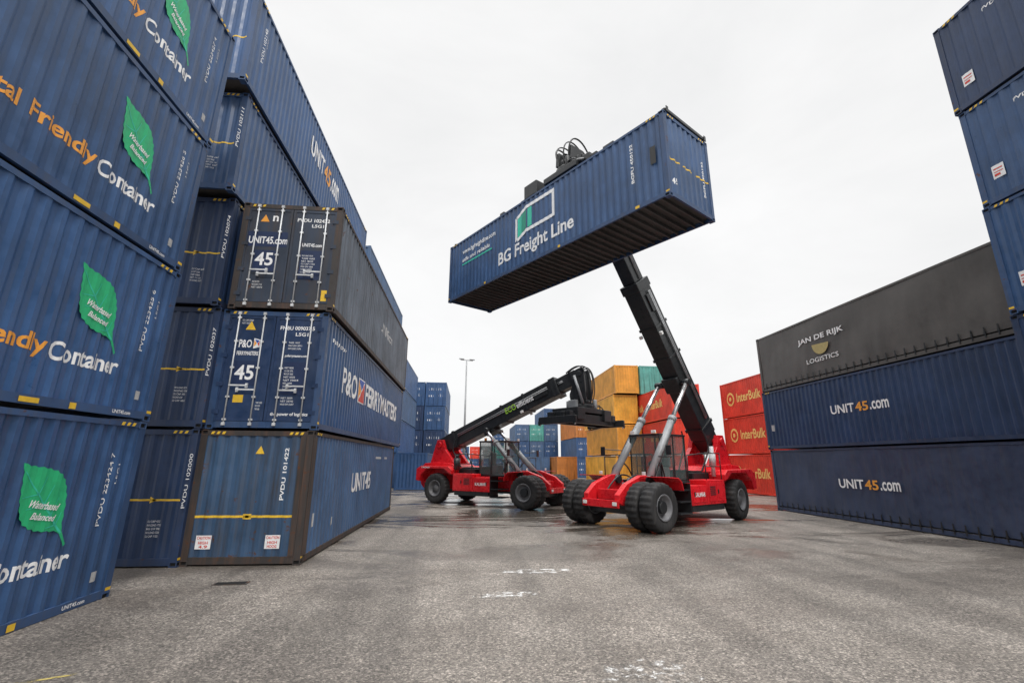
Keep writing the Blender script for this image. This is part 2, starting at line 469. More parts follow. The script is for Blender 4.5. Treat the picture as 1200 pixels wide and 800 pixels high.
container((X2+.03,Y2+L45/2+.05,DZ),0,L45,'blue','door',2,label='blue container with freight company lettering and closed double doors',doormat='blue_dark',
   decals=[('lettering','w','-y','door',[T('P&O',-.80,1.95,.30,.20),T('FERRYMASTERS',-.82,1.76,.50,.10),T('45',-.80,1.16,.44,.36),
        T('FNBU 009037 5',.12,2.42,.82,.10),T('L5G1',.5,2.27,.30,.09),T('poferrymasters.com',.31,1.72,.52,.085),T('the power of logistics',.14,.30,.86,.10,0,True)]+wblock(.36,2.08,3,.38)+wblock(.34,1.45,8,.36)+wblock(.34,.72,3,.36)+wblock(-.22,.6,3,.18)+wblock(-.80,2.62,2,.3)),
      ('flag_emblem','w','-y','door',[P((-.46,1.93),(-.46,2.19),(-.31,2.15),(-.31,1.97))],.004),
      ('flag_emblem','bl','-y','door',[P((-.44,2.16),(-.33,2.13),(-.38,2.06))],.008),
      ('flag_emblem','o','-y','door',[P((-.45,1.97),(-.45,2.14),(-.39,2.06))],.008),
      ('flag_emblem','r','-y','door',[P((-.33,1.98),(-.33,2.12),(-.37,2.05))],.008),
      ('warning_triangle','y','-y','door',[P((-.70,2.40),(-.46,2.40),(-.58,2.62))]),
      ('panel_print','b','-y','door',[R(-.84,1.02,-.30,1.62)],.002),('panel_print','b','-y','door',[R(.30,.82,.83,1.62)],.002),
      ('yellow_sticker','y','-y','door',[R(-.75,.62,-.52,.80)]),
      ('lettering','w','+x','soft',[T('P&O',-5.0,1.15,1.75,.75,0,True),T('FERRYMASTERS',-2.0,1.15,7.0,.75,0,True)]),
      ('flag_emblem','w','+x','soft',[R(-3.1,1.13,-2.2,1.92)]),
      ('flag_emblem','bl','+x','soft',[P((-3.05,1.88),(-2.25,1.88),(-2.65,1.55))],.01),
      ('flag_emblem','o','+x','soft',[P((-3.07,1.2),(-3.07,1.85),(-2.70,1.52))],.01),
      ('flag_emblem','r','+x','soft',[P((-3.0,1.17),(-2.25,1.17),(-2.25,1.82),(-2.62,1.5))],.01),
      ('lettering','w','+x','corr',[T('FNBU 009037',-6.2,2.3,1.4,.1)])])
container((X2+.12,Y2+L45/2-.02,DZ*2),0,L45,'blue_dirty','door',2,label='grimy dark container with weathered doors on top of the stack',colside='grime',doormat='blue_dirty',postmat='rust',
   decals=[('lettering','w','-y','door',[T('UNIT45.com',-1.02,1.76,.96,.20),T('45',-.80,1.16,.44,.36),T('PVDU 102422',.12,2.42,.82,.10),T('L5G1',.5,2.27,.30,.09),T('n',-.5,2.40,.14,.16),T('UNIT45.com',.31,1.72,.5,.10)]+wblock(.34,1.45,7,.36)+wblock(-.78,.7,3,.3)),
      ('warning_triangle','o','-y','door',[P((-.80,2.38),(-.58,2.38),(-.69,2.58))]),
      ('yellow_sticker','y','-y','door',[R(.92,.25,1.08,.55)]),
      ('panel_print','b','-y','door',[R(-1.06,1.68,-.04,2.1)],.002),('panel_print','b','-y','door',[R(-.84,1.0,-.30,1.58)],.002),('panel_print','b','-y','door',[R(.30,.82,.84,1.62)],.002),
      ('lettering','f','+x','corr',[T('UNIT45.com',-.5,1.3,2.6,.4)])])

# ---- middle, tall row behind
def midtext(seed,u0=0,z=1.1,h=.5):
    return [('lettering','w','+x','soft',[T('UNIT',u0-1.9,z,1.5,h)]),('lettering','w','+x','soft',[T('.com',u0+.55,z,1.1,h)]),('lettering','o','+x','soft',[T('45',u0-.35,z,.8,h)]),
            idblock('+x',-1,'PVDU 10%d'%seed),
            ('yellow_tape','y','-y','corr',[R(-1.1,1.34,1.1,1.38),P((.45,1.29),(.62,1.36),(.45,1.43))]),
            ('lettering','w','-y','corr',[T('UNIT45.com',-.9,2.2,.8,.13)]+wblock(.5,.9,5,.3))]
XM=-6.12-1.25
for k in range(5):
    LL=L45 if k==4 else L40
    container((XM+(.0,.03,-.03,.03,.12)[k],(11.35,11.35,11.25,10.9,10.45)[k]+LL/2,DZ*k),0,LL,('blue_dark','blue_dark','blue_dark','blue','blue2')[k],'wall',2,
      label='dark blue container in a five-high stack',group='containers of the tall row',decals=midtext(2000+37*k,-.2 if k==4 else 0,1.35,.75 if k==4 else .5))
for k in range(5):
    container((XM,25.9+L45/2,DZ*k),0,L45,('blue','steelblue','blue','steelblue','steelblue')[k],'wall',1,label='blue container further along the tall row',group='containers of the tall row')
for k in range(4):
    container((XM,42+L40/2,DZ*k),0,L40,('blue','blue2','steelblue','blue2')[k],'wall',1,label='blue container further along the tall row',group='containers of the tall row')
container((-4.55,39+L40/2,0),0,L40,'blue','wall',1,label='single blue container on the ground before the stacks',group='containers of the distant stacks')
def endtext(c='w'):
    return [('lettering',c,'-y','corr',[T('UNIT45',-.9,1.9,1.5,.28),T('45',.3,1.1,.5,.4),R(-.9,1.1,-.3,1.3)])]
for cx in (-6.85,-4.25):
    for k in range(4):
        container((cx+.05*(k%2),57.3+L40/2,DZ*k),0,L40,random.choice(['blue','blue2','steelblue','blue_dark']),'door',1,label='blue container with closed doors in a distant stack',group='containers of the distant stacks',decals=endtext())

# ---- yard edge stack (five high)
for k in range(5):
    L=L45
    container((13.3+1.25+.03*(k%2),9.86-L/2+(.0,.05,0,-.03,.02)[k],DZ*k),0,L,('blue_dark','blue_dark','blue','blue','blue_dark')[k],'wall',2,
      label='dark blue container in a five-high stack at the yard edge',group='containers of the yard edge stack',
      decals=[('information_plate','w','-x','soft',[R(-L/2+.38,.62,-L/2+.66,.98)]),
              ('information_plate_text','r','-x','soft',[R(-L/2+.42,.86,-L/2+.62,.89),R(-L/2+.42,.78,-L/2+.62,.80),R(-L/2+.42,.68,-L/2+.55,.74)],.009),
              ('lettering','w','-x','corr',[T('PVDU 2234%d'%k,-L/2+1.2,2.3,.9,.1)])])
# ---- long row
XR=15.4+1.25; YR=23.2-L45/2
container((XR,YR,0),0,L45,'cur_blue','wall',2,curtain=True,label='navy curtain-sided container standing on the ground',marks=False,
   decals=[('lettering','w','-x','flat',[T('UNIT',-2.55,1.28,1.25,.36),T('.com',-.55,1.28,.85,.32)],.03),('lettering','o','-x','flat',[T('45',-1.25,1.28,.62,.36)],.03)])
container((XR-.05,YR+.05,DZ),0,L45,'blue_dark','wall',2,label='blue corrugated container in the middle of the row',
   decals=[('lettering','w','-x','soft',[T('UNIT',-2.3,1.35,1.25,.36),T('.com',-.3,1.35,.85,.32)]),('lettering','o','-x','soft',[T('45',-1.0,1.35,.62,.36)]),
           ('information_plate','f','-x','corr',[R(-6.4,.9,-6.2,1.2)])])
circ=lambda cx,cz,r,a0=0,a1=360,n=24:[(cx+r*math.cos(rad(a0+(a1-a0)*i/n)),cz+r*math.sin(rad(a0+(a1-a0)*i/n))) for i in range(n)]
container((XR-.02,YR,DZ*2),0,L45,'cur_black','wall',2,curtain=True,label='black curtain-sided container with gold emblem on top of the row',marks=False,
   decals=[('lettering','w','-x','flat',[T('JAN DE RIJK',-3.7,1.72,2.75,.30),T('LOGISTICS',-3.3,.80,1.9,.20,0,False)],.03),
           ('round_emblem','gold','-x','flat',[('p',circ(-2.35,1.60,.50,180,360))],.025)])

# ---- lifted container
CX,CY,CZ=3.2,17.15,9.65
cr=rad(33.5)
container((CX,CY,CZ),cr,L40,'blue','wall',3,label='blue freight container lifted high in the air by a reach stacker',
   decals=[('lettering','w','-x','soft',[T('BG Freight Line',-2.1,.40,4.4,.74,0,True)]),
     ('logo_outline','w','-x','soft',[P((-.97,1.22),(-.83,1.28),(-.83,2.32),(-.97,2.26)),P((-.97,2.265),(-.3,2.60),(1.35,2.60),(1.35,2.46),(-.28,2.46),(-.825,2.19)),P((1.21,1.45),(1.35,1.45),(1.35,2.455),(1.21,2.455)),P((-.825,1.34),(-.825,1.19),(-.28,1.43),(1.205,1.43),(1.205,1.57),(-.30,1.57))]),
     ('logo_stripe','g2','-x','soft',[P((-.80,1.36),(-.56,1.46),(-.56,2.30),(-.80,2.18)),P((-.20,1.60),(.05,1.60),(.05,2.43),(-.20,2.43))]),
     ('logo_stripe','g3','-x','soft',[P((-.555,1.46),(-.29,1.60),(-.29,2.43),(-.555,2.30))]),
     ('lettering','w','-x','soft',[T('www.bgfreightline.com',-4.95,2.05,2.6,.30),T('safe and reliable',-4.95,1.72,2.2,.2)]),
     ('logo_stripe','g2','-x','soft',[R(-4.95,1.55,-2.6,1.62)]),
     ('yellow_tape','y','-y','corr',[R(-1.1,1.30,-.55,1.35),R(-.35,1.30,.15,1.35),R(.4,1.30,1.1,1.35)]),
     ('lettering','w','-y','corr',[T('BGFU 450122',.85,.7,1.3,.08,90),T('45',-1.0,.5,.25,.2)]),
     ('ventilator_cover','k','-x','soft',[R(5.55,1.25,5.74,1.85)],.03),
     ('lettering','w','-x','corr',[T('BGFU 450122',4.9,1.0,1.4,.10,90)]),
     ('yellow_sticker','y','-x','frame',[R(4.9,.06,5.05,.15),R(1.5,.06,1.62,.15),R(-3.1,.06,-2.98,.15)],.003)])

# ---- orange-red, yellow, teal
def redtext(u=-6.0):
    return [('lettering','ly','-x','soft',[T('InterBulk',u+2.05,1.15,3.2,.72,0,True)]),
            ('round_emblem','ly','-x','soft',[('p',circ(u+1.15,1.5,.55))]),('round_emblem','r','-x','soft',[('p',circ(u+1.15,1.5,.38))],.016),('round_emblem','ly','-x','soft',[('p',circ(u+1.15,1.5,.16))],.024)]
for k in range(3):
    container((21.4+1.25,25.9+L40/2,DZ*k),0,L40,'red','wall',1,label='orange-red container with pale company lettering',group='orange-red containers',decals=redtext(-5.8))
    container((17.0+1.25+.06*(k%2),38.2+L40/2-.1*k,(DZ+.04)*k),0,L40,'red','wall',1,label='orange-red container with pale company lettering',group='orange-red containers',decals=redtext(-5.8)+redtext(-1.2)[:1])
container((18.25,45+3.03,(DZ+.04)*3),0,6.06,'teal','door',1,label='short teal container on top of red containers')
for k in range(4):
    container((14.3+1.25+(.0,.14,.02,.16)[k],45.6+L40/2+(0,-.3,.1,-.25)[k],(DZ+.07)*k),0,L40,('yellow','yellow2','yellow','yellow2')[k],'wall',1,label='ochre yellow container in a four-high stack',group='ochre containers')
# ---- far stacks
far=[(9.4,84,3),(12,84,3),(14.6,84,4),(17.2,70,3),(6.8,110,3),(19.9,70,3),(4.2,112,2),(1.5,118,2),(-1.2,118,2)]
cols=['blue','steelblue','blue2','blue','red','teal','greyp','steelblue','orange','blue']
for (x,y,n) in far:
    for k in range(n):
        cc=random.choice(cols)
        container((x,y+6,DZ*k),0,L40,cc,'door',1,label='%s container in a far stack'%M[cc].name.replace('_paint','').replace('_',' '),group='far stacked containers',decals=endtext())
for i,(x,y,c_) in enumerate(((12.0,58,'orange'),(11.8,66,'yellow'),(9.3,62,'steelblue'))):
    container((x,y+6,0),0,L40,c_,'door',1,label='single %s container on the ground'%M[c_].name.replace('_paint','').replace('_',' '),group='far stacked containers')

# ------------------------------------------------------------------ reach stacker
def tyre_mesh():
    bm=bmesh.new()
    prof=[(-.20,.40),(-.235,.50),(-.245,.62),(-.235,.72),(-.205,.775),(-.10,.80),(.10,.80),(.205,.775),(.235,.72),(.245,.62),(.235,.50),(.20,.40)]
    lathe_x(bm,prof,96,0,lug=(4,5,6,7)); return mesh(bm,'tyre')
def rim_mesh():
    bm=bmesh.new()
    prof=[(.20,.405),(.235,.43),(.245,.41),(.20,.36),(.08,.33),(.05,.20),(.12,.17),(.16,.14),(.17,.0001)]
    lathe_x(bm,prof,40)
    prof=[(-x,r) for x,r in prof]; lathe_x(bm,prof,40)
    for i in range(10):
        a=2*math.pi*i/10
        for s in (-1,1): cyl(bm,(s*.05,.26*math.cos(a),.26*math.sin(a)),(s*.10,.26*math.cos(a),.26*math.sin(a)),.022,6)
    return mesh(bm,'rim')
TY=tyre_mesh(); RI=rim_mesh()
def bx(parent,name,mat,boxes,bevel=.02,prisms=(),cyls=(),loc=(0,0,0),rot=(0,0,0),label=None):
    bm=bmesh.new()
    for q in boxes: box(bm,*q)
    for q in prisms: prism(bm,*q)
    for q in cyls: cyl(bm,*q)
    return part(parent,name,mesh(bm,name),mat,loc,rot,bevel,label)
def stacker(loc,rz,alen,az,label,spr_loc,spr_rot,halfL,shift,pivz=3.15,eco=False,steer=0):
    r=root('reach_stacker',loc,(0,0,rz),label,'reach stacker','reach stackers in the yard')
    red=M['mach_red'];blk=M['mach_black'];gry=M['mach_grey']
    pl=[(.62,.80),(.80,.90),(.80,1.15),(.35,1.50),(-.50,1.78),(-1.0,1.78),(-1.25,1.46),(-1.25,.9)]
    bx(r,'chassis',red,[(-.85,-.5,-6.9,-1.26,.75,1.45),(.5,.85,-6.9,-1.26,.75,1.45),(-.499,.499,-5.2,-4.6,.8,1.4),(-.499,.499,.15,.40,.95,1.30),(-.499,.499,-1.6,-1.2,.8,1.3)],.02,
       prisms=[(pl,'x',-.82,-.6),(pl,'x',.6,.82)])
    bx(r,'front_bumper',red,[(-.83,.83,.802,.88,.72,.98)],.02)
    bx(r,'front_axle',blk,[(-1.0,1.0,-.3,.3,.50,.74)],.02,cyls=[((-2.0,0,.80),(2.0,0,.80),.2),((-.9,0,.80),(.9,0,.80),.34)])
    bx(r,'rear_axle',blk,[(-.9,.9,-6.15,-5.65,.5,.74)],.03,cyls=[((-1.3,-5.9,.80),(1.3,-5.9,.80),.13)])
    prof=[(-7.50,.95),(-7.58,1.25),(-7.52,1.90),(-7.25,2.12),(-6.5,2.18),(-5.3,2.10),(-4.9,1.9),(-4.9,1.5),(-5.05,1.46),(-6.8,1.46),(-6.95,.75),(-7.3,.75)]
    bx(r,'counterweight',red,[],.02,prisms=[(prof,'x',-.95,.95)])
    fend=[(-7.3,1.2),(-7.28,1.82),(-6.95,1.98),(-5.0,1.96),(-4.75,1.78),(-4.75,1.55),(-4.95,1.62),(-5.3,1.84),(-6.5,1.84),(-6.95,1.5),(-7.05,1.15)]
    for s in (-1,1):
        a,b_=sorted((s*.955,s*1.62)); bx(r,'rear_fender',red,[],.015,prisms=[(fend,'x',a,b_)])
        bx(r,'tail_light',M['r'],[(s*1.3-.1,s*1.3+.1,-7.34,-7.305,1.5,1.62)],.005)
        a,b_=sorted((s*.86,s*1.66))
        bx(r,'side_body',red,[(a,b_,-4.6,-3.3,.72,1.60),(a,b_,-3.28,-2.2,.72,1.42)],.02)
        bx(r,'undertray',blk,[(a+.04,b_-.04,-4.5,-2.3,.5,.717)],.01)
        e=s*1.664
        a2,b2=sorted((e,e+s*.012))
        bx(r,'hatch',red,[(a2,b2,-4.5,-3.95,.82,1.5),(a2,b2,-3.92,-3.4,.82,1.5),(a2,b2,-3.2,-2.3,.82,1.34)],.006)
        bx(r,'hatch_grille',blk,[(b2-.002 if s>0 else a2-.006,b2+.006 if s>0 else a2+.002,-3.85,-3.47,1.05+.07*i,1.09+.07*i) for i in range(5)],0)
        bx(r,'hatch_handle',blk,[(b2 if s>0 else a2-.03,b2+.03 if s>0 else a2,-4.05,-4.0,1.1,1.25),(b2 if s>0 else a2-.03,b2+.03 if s>0 else a2,-2.42,-2.37,1.05,1.2)],.005)
        a3,b3=sorted((s*.9,s*1.66))
        bx(r,'step',blk,[(a3,b3,-2.15,-1.45,.45,.5),(a3,b3,-2.15,-1.5,.85,.9),(a3,b3,-2.15,-1.5,1.25,1.3),(a3,b3,-2.19,-2.16,.45,1.5)],.01)
        a4,b4=sorted((s*.88,s*2.08))
        bx(r,'front_fender',red,[],.012,prisms=[([(-1.12,1.30),(-1.04,1.60),(-.85,1.73),(-.3,1.76),(-.3,1.73),(-.83,1.70),(-1.01,1.57),(-1.09,1.30)],'x',a4,b4)])
        bx(r,'platform',blk,[(a3,b3,-2.2,-1.28,1.52,1.57)],.005)
        xo=s*1.60
        bx(r,'handrail',blk,[],0,cyls=[((xo,-4.5,1.60),(xo,-4.5,2.6),.022,8),((xo,-3.4,1.60),(xo,-3.4,2.6),.022,8),((xo,-4.5,2.6),(xo,-3.4,2.6),.022,8),((xo,-4.5,2.1),(xo,-3.4,2.1),.018,8),((xo,-2.2,1.57),(xo,-2.2,2.5),.022,8),((xo,-2.2,2.5),(xo,-3.4,2.6),.022,8),((xo,-1.3,1.57),(xo,-1.3,2.45),.022,8),((xo,-1.3,2.45),(s*1.0,-1.3,2.45),.022,8)])
        a5,b5=sorted((s*.5,s*.72))
        bx(r,'boom_support',red,[],.02,prisms=[([(-7.1,2.0),(-6.75,3.05),(-6.6,pivz+.28),(-6.2,pivz+.28),(-6.0,2.9),(-4.7,1.5),(-7.1,1.5)],'x',a5,b5)],cyls=[((s*.35,-6.4,pivz),(s*.80,-6.4,pivz),.16)])
        bx(r,'mirror',blk,[(s*1.55-.10,s*1.55+.10,-1.18,-1.13,2.5,2.85)],.02,cyls=[((s*1.0,-1.7,2.7),(s*1.55,-1.15,2.75),.02,8)])
        bx(r,'headlight',M['lens'],[(s*.68-.09,s*.68+.09,.885,.915,.80,.92),(s*1.0-.07,s*1.0+.07,-.39,-.35,1.79,1.91)],.01)
        tube(r,'hydraulic_hose',[(s*.35,.1,1.2),(s*.3,-.4,1.75),(s*.35,-1.2,1.8),(s*.3,-1.8,1.4)],.03,blk)
        tube(r,'hydraulic_hose',[(s*.95,-1.1,1.3),(s*1.05,-.95,1.9),(s*.95,-1.4,2.3),(s*.8,-1.8,2.1),(s*.75,-2.0,1.6)],.028,blk)
        tube(r,'hydraulic_hose',[(s*.55,-4.9,1.9),(s*.6,-5.3,2.5),(s*.62,-5.6,3.0),(s*.5,-5.3,3.6)],.035,blk)
    bx(r,'engine_hood',blk,[(-.84,.84,-5.0,-3.75,1.46,1.85)],.03)
    bx(r,'hood_grille',blk,[(-.6,.6,-4.8,-4.0,1.852,1.92)],.01)
    bx(r,'valve_manifold',gry,[(-.35,.35,-1.5,-1.1,1.35,1.65),(-.2,.2,-.9,-.6,1.2,1.5)],.02)
    bx(r,'exhaust',M['steel'],[],0,cyls=[((-1.15,-4.75,1.7),(-1.15,-4.75,2.9),.08,14),((-1.15,-4.75,2.1),(-1.15,-4.75,2.6),.13,14)])
    bx(r,'air_filter',blk,[],0,cyls=[((1.15,-4.75,1.78),(1.15,-4.75,2.4),.18,18),((1.15,-4.75,2.4),(1.15,-4.75,2.6),.1,14)])
    c0,c1=-3.55,-1.85; z0,z1=1.46,3.25
    cab=bx(r,'cab',blk,[(-.72,.72,c0,c1,z0,z0+.12),(-.74,.74,c0-.02,c1+.02,z1,z1+.08),(-.72,-.66,c0,c0+.06,z0+.12,z1),(.66,.72,c0,c0+.06,z0+.12,z1),(-.72,-.67,c1-.05,c1,z0+.12,z1),(.67,.72,c1-.05,c1,z0+.12,z1),(-.72,-.68,-2.75,-2.70,z0+.12,z1),(.68,.72,-2.75,-2.70,z0+.12,z1),(-.65,.65,c0,c0+.05,z0+.121,z0+.5)],.012)
    bx(cab,'cab_window',M['glass'],[(-.66,.66,c1-.03,c1-.02,z0+.13,z1-.01),(-.64,.64,c0+.03,c0+.04,z0+.51,z1-.01),(-.70,-.69,c0+.07,c1-.06,z0+.13,z1-.01),(.69,.70,c0+.07,c1-.06,z0+.13,z1-.01)],0)
    bx(cab,'seat',gry,[(-.25,.25,-3.1,-2.6,z0+.14,z0+.6),(-.25,.25,-3.2,-3.05,z0+.6,z0+1.25)],.06)
    bx(cab,'steering_wheel',blk,[(-.04,.04,-2.25,-2.17,z0+.13,z0+.7)],0,cyls=[((0,-2.35,z0+.75),(0,-2.33,z0+.78),.2,18)])
    bx(cab,'beacon',M['amber'],[],0,cyls=[((.5,-3.3,z1+.08),(.5,-3.3,z1+.24),.07,12)])
    bx(cab,'work_light',M['lens'],[(-.6,-.4,c1+.02,c1+.08,z1+.09,z1+.21),(.4,.6,c1+.02,c1+.08,z1+.09,z1+.21)],.01)
    bx(cab,'wiper',blk,[(-.015,.015,c1-.015,c1-.005,z0+.2,z0+1.1)],0)
    for s in (-1,1):
        for x,yy in ((1.22,0),(1.80,0)):
            w=root('wheel',(0,0,0),(0,0,0),None,None); w.parent=r; w.location=(s*x,yy,.795)
            part(w,'tyre',TY,M['tyre'],rot=(random.uniform(0,1),0,0)); part(w,'rim',RI,M['rim'])
        w=root('wheel',(0,0,0),(0,0,0),None,None); w.parent=r; w.location=(s*1.38,-5.9,.795); w.rotation_euler=(0,0,steer)
        part(w,'tyre',TY,M['tyre'],rot=(random.uniform(0,1),0,0)); part(w,'rim',RI,M['rim'])
    pv=(0,-6.4,pivz)
    OL=8.0
    boom=bx(r,'boom',blk,[(-.40,.40,.35,OL,-.46,.46),(-.44,.44,OL-.35,OL+.05,-.51,.51),(-.38,.38,2.9,3.6,-.66,-.461),(-.20,.20,1.0,OL-1.5,.461,.54)],.03,
        prisms=[([(-.5,-.25),(.35,-.46),(.35,.46),(-.3,.46),(-.5,.2)],'x',-.34,.34)],loc=pv,rot=(az,0,0))
    bx(boom,'inner_boom',blk,[(-.31,.31,OL+.051,alen-.2,-.36,.36)],.03)
    bx(boom,'boom_hose',gry,[],0,cyls=[((s*.47,1.2,z_),(s*.47,OL-.5,z_),.03,8) for s in (-1,1) for z_ in (.05,.14)]+[((s*.35,OL+.1,z_),(s*.35,alen-1,z_),.025,8) for s in (-1,1) for z_ in (.03,.10)])
    bx(boom,'boom_light',M['lens'],[(-.58,-.46,5.6,5.75,-.5,-.38),(.46,.58,5.6,5.75,-.5,-.38)],.01)
    bx(boom,'boom_bracket',blk,[(-.44,.44,.8,.95,-.50,.50),(-.44,.44,4.4,4.52,-.50,.50),(-.44,.44,5.9,6.02,-.50,.50),(-.47,-.41,6.6,7.4,-.2,.2),(.41,.47,6.6,7.4,-.2,.2)],.01)
    if eco:
        for txt,mt,y0,w_,h_ in (('ECO',M['yg'],4.7,.72,.33),('efficient',M['w'],5.46,1.12,.29)):
            vs,fs,w0,h0=tmesh(txt,True); bm=bmesh.new()
            nv=[bm.verts.new((.506,y0+x*w_/w0,-.15+y*h_/h0)) for x,y in vs]
            for f in fs:
                try: bm.faces.new([nv[i] for i in f])
                except ValueError: pass
            part(boom,'lettering',mesh(bm,'lettering',False),mt)
    bp=Vector((0,3.3*math.cos(az)+.5*math.sin(az),3.3*math.sin(az)-.5*math.cos(az)))+Vector(pv)
    for s in (-1,1):
        a=Vector((s*.84,-.85,1.62)); b_=Vector((s*.68,bp.y,bp.z)); d=b_-a
        kk=.6 if d.length>4.2 else .72
        lc=bx(r,'lift_cylinder',gry,[],0,cyls=[(a,a+d*kk,.145,18),(a+d*(kk-.04),a+d*kk,.17,18)])
        bx(lc,'cylinder_rod',M['chrome'],[],0,cyls=[(a+d*kk,b_,.085,16)])
        bx(lc,'pin',blk,[],0,cyls=[((s*.45,bp.y,bp.z),(s*.84,bp.y,bp.z),.14,16),((s*.5,-.85,1.62),(s*1.0,-.85,1.62),.16,16)])
        tube(lc,'hydraulic_hose',[a+Vector((s*.2,-.1,0)),a+d*.25+Vector((s*.22,0,0)),a+d*.5+Vector((s*.2,.05,0)),a+d*kk+Vector((s*.14,0,0))],.025,blk)
    tip=Vector(pv)+Vector((0,math.cos(az)*alen,math.sin(az)*alen))
    S=Vector(spr_loc); top=S.z+1.2
    hp=[(tip.y-.45*math.cos(az)-.33*math.sin(az),tip.z-.45*math.sin(az)-.0+.33*math.cos(az)),(tip.y+.25,tip.z+.30),(S.y+.38,top+.75),(S.y+.42,top+.12),(S.y-.42,top+.12),(S.y-.46,top+.5),(tip.y-.5*math.cos(az)+.3*math.sin(az),tip.z-.5*math.sin(az)-.33*math.cos(az))]
    hd=bx(r,'boom_head',blk,[],.02,prisms=[(hp,'x',-.44,-.26),(hp,'x',.26,.44)],cyls=[((-.5,tip.y,tip.z),(.5,tip.y,tip.z),.15,16),((-.5,S.y,top+.25),(.5,S.y,top+.25),.13,16)])
    bx(hd,'damping_cylinder',gry,[],0,cyls=[((-.55,tip.y-.2,tip.z-.1),(-.55,S.y+.3,top-.1),.07,12),((.55,tip.y-.2,tip.z-.1),(.55,S.y+.3,top-.1),.07,12)])
    for s in (-1,1):
        tube(hd,'hydraulic_hose',[(s*.35,tip.y-.8*math.cos(az),tip.z-.8*math.sin(az)+.4),(s*.5,tip.y+.1,tip.z+.65),(s*.45,S.y+.55,top+1.1),(s*.3,S.y+.4,top+.2)],.035,blk)
        tube(hd,'hydraulic_hose',[(s*.15,tip.y-.8*math.cos(az),tip.z-.8*math.sin(az)+.45),(s*.2,tip.y+.2,tip.z+.75),(s*.25,S.y+.75,top+.9),(s*.15,S.y+.5,top-.1)],.03,blk)
    m_=min(3.0,halfL)
    bulk=[] if halfL>3.2 else [(-1.4,-.8,-.8,.8,.28,.85),(.8,1.4,-.8,.8,.28,.85),(-1.8,1.8,-.65,-.45,.1,.55),(-1.8,1.8,.45,.65,.1,.55)]
    sp=bx(r,'spreader',blk,[(-m_,m_,-.44,-.20,.22,.60),(-m_,m_,.20,.44,.22,.60),(-shift-.9,-shift+.9,-.7,.7,.63,.88),(-m_+.1,-m_+.4,-.7,.7,.26,.64),(m_-.4,m_-.1,-.7,.7,.26,.64),(-.5,.5,-.19,.19,.3,.5)]+bulk,.02,
        cyls=[((-shift,0,.881),(-shift,0,1.08),.62,28),((-shift,0,1.08),(-shift,0,1.32),.42,24)],loc=spr_loc,rot=(0,0,spr_rot))
    bx(sp,'rotator_motor',gry if halfL<3.2 else blk,[(-shift-.75,-shift-.55,-.25,.25,.881,1.25),(-shift+.55,-shift+.75,-.3,.2,.881,1.3)],.03,cyls=[((-shift-.35,.55,.9),(-shift-.35,.55,1.35),.1,12),((-shift+.4,-.55,.9),(-shift+.4,-.55,1.3),.12,12)])
    if halfL>3.2:
        bx(sp,'valve_block',blk,[(-2.3,-1.9,-.4,.4,.62,1.1),(-3.4,-2.9,-.35,.35,.45,.95),(.5,1.3,-.6,.6,.62,1.25),(1.4,1.9,-.5,.3,.62,.95)],.03,cyls=[((-2.1,-.45,.8),(-.9,-.45,1.35),.09,12),((-2.1,.45,.8),(-.9,.45,1.35),.09,12),((.6,-.45,1.3),(1.2,-.45,1.3),.12,12)])
    for s in (-1,1):
        if halfL>3.2:
            a,b_=sorted((s*2.5,s*(halfL-.12)))
            bx(sp,'telescopic_arm',blk,[(a,b_,-.18,-.02,.08,.28),(a,b_,.02,.18,.08,.28)] ,.01)
        hb=.17 if halfL>3.2 else .40
        a,b_=sorted((s*(halfL-.10),s*(halfL+.06)))
        eb=bx(sp,'end_beam',blk,[(a,b_,-1.10,1.10,.05,hb),(a+.02,b_-.02,-1.16,-1.103,.04,hb-.02),(a+.02,b_-.02,1.103,1.16,.04,hb-.02)],.02)
        for t in (-1,1):
            yy=t*1.08
            a2,b2=sorted((s*(halfL+.065),s*(halfL+.09)))
            bx(eb,'guide_flap',blk,[(a2,b2,yy-.06,yy+.06,.0,.20)],.01)
            bx(eb,'twistlock',M['steel'],[],0,cyls=[((s*(halfL-.02),yy,-.03),(s*(halfL-.02),yy,.049),.045,10)])
    for i,(x0,y0) in enumerate(((-shift-.5,.1),(-shift-.2,-.3),(-shift+.2,.3),(-shift+.5,-.1),(-shift+.0,.5))):
        tube(sp,'hydraulic_hose',[(x0,y0,.9),(x0-.1,y0-.5,1.35+.1*i),(-shift-.35+.15*i,y0-.2,2.0),(-shift-.3+.12*i,0,1.5+.05*i)],.032,blk)
        tube(sp,'hydraulic_hose',[(x0,y0,.9),(x0-.6,y0+.2,1.2),(x0-1.0,.35,.8),(x0-1.2+.1*i,.37,.6)],.028,blk)
    return r
def side_lettering(r,txt,u,z,w,h,x,mt,sgn):
    vs,fs,w0,h0=tmesh(txt,True); bm=bmesh.new()
    nv=[bm.verts.new((x,u+sgn*a*w/w0,z+b_*h/h0)) for a,b_ in vs]
    for f in fs:
        try: bm.faces.new([nv[i] for i in f])
        except ValueError: pass
    part(r,'lettering',mesh(bm,'lettering',False),mt)
dy,dz=7.7,14.2-3.15
az=math.atan2(dz,dy)
s1=stacker((5.35,17.3,0),rad(122.6),math.hypot(dy,dz),az,'red reach stacker with raised black boom holding a container',(.95,1.85,CZ+H0+.01),cr+rad(90)-rad(122.6),L40/2-.14,.95,steer=.12)
side_lettering(s1,'KALMAR',-3.1,1.02,.7,.16,1.685,M['w'],1)
side_lettering(s1,'KALMAR',-2.4,1.02,.7,.16,-1.685,M['w'],-1)
dy,dz=8.75,6.6-3.15
az=math.atan2(dz,dy)
s2=stacker((3.85,24.76,0),rad(-127),math.hypot(dy,dz),az,'red reach stacker with lowered black boom and empty spreader',(0,2.30,3.95),rad(-14),2.0,0,eco=True)
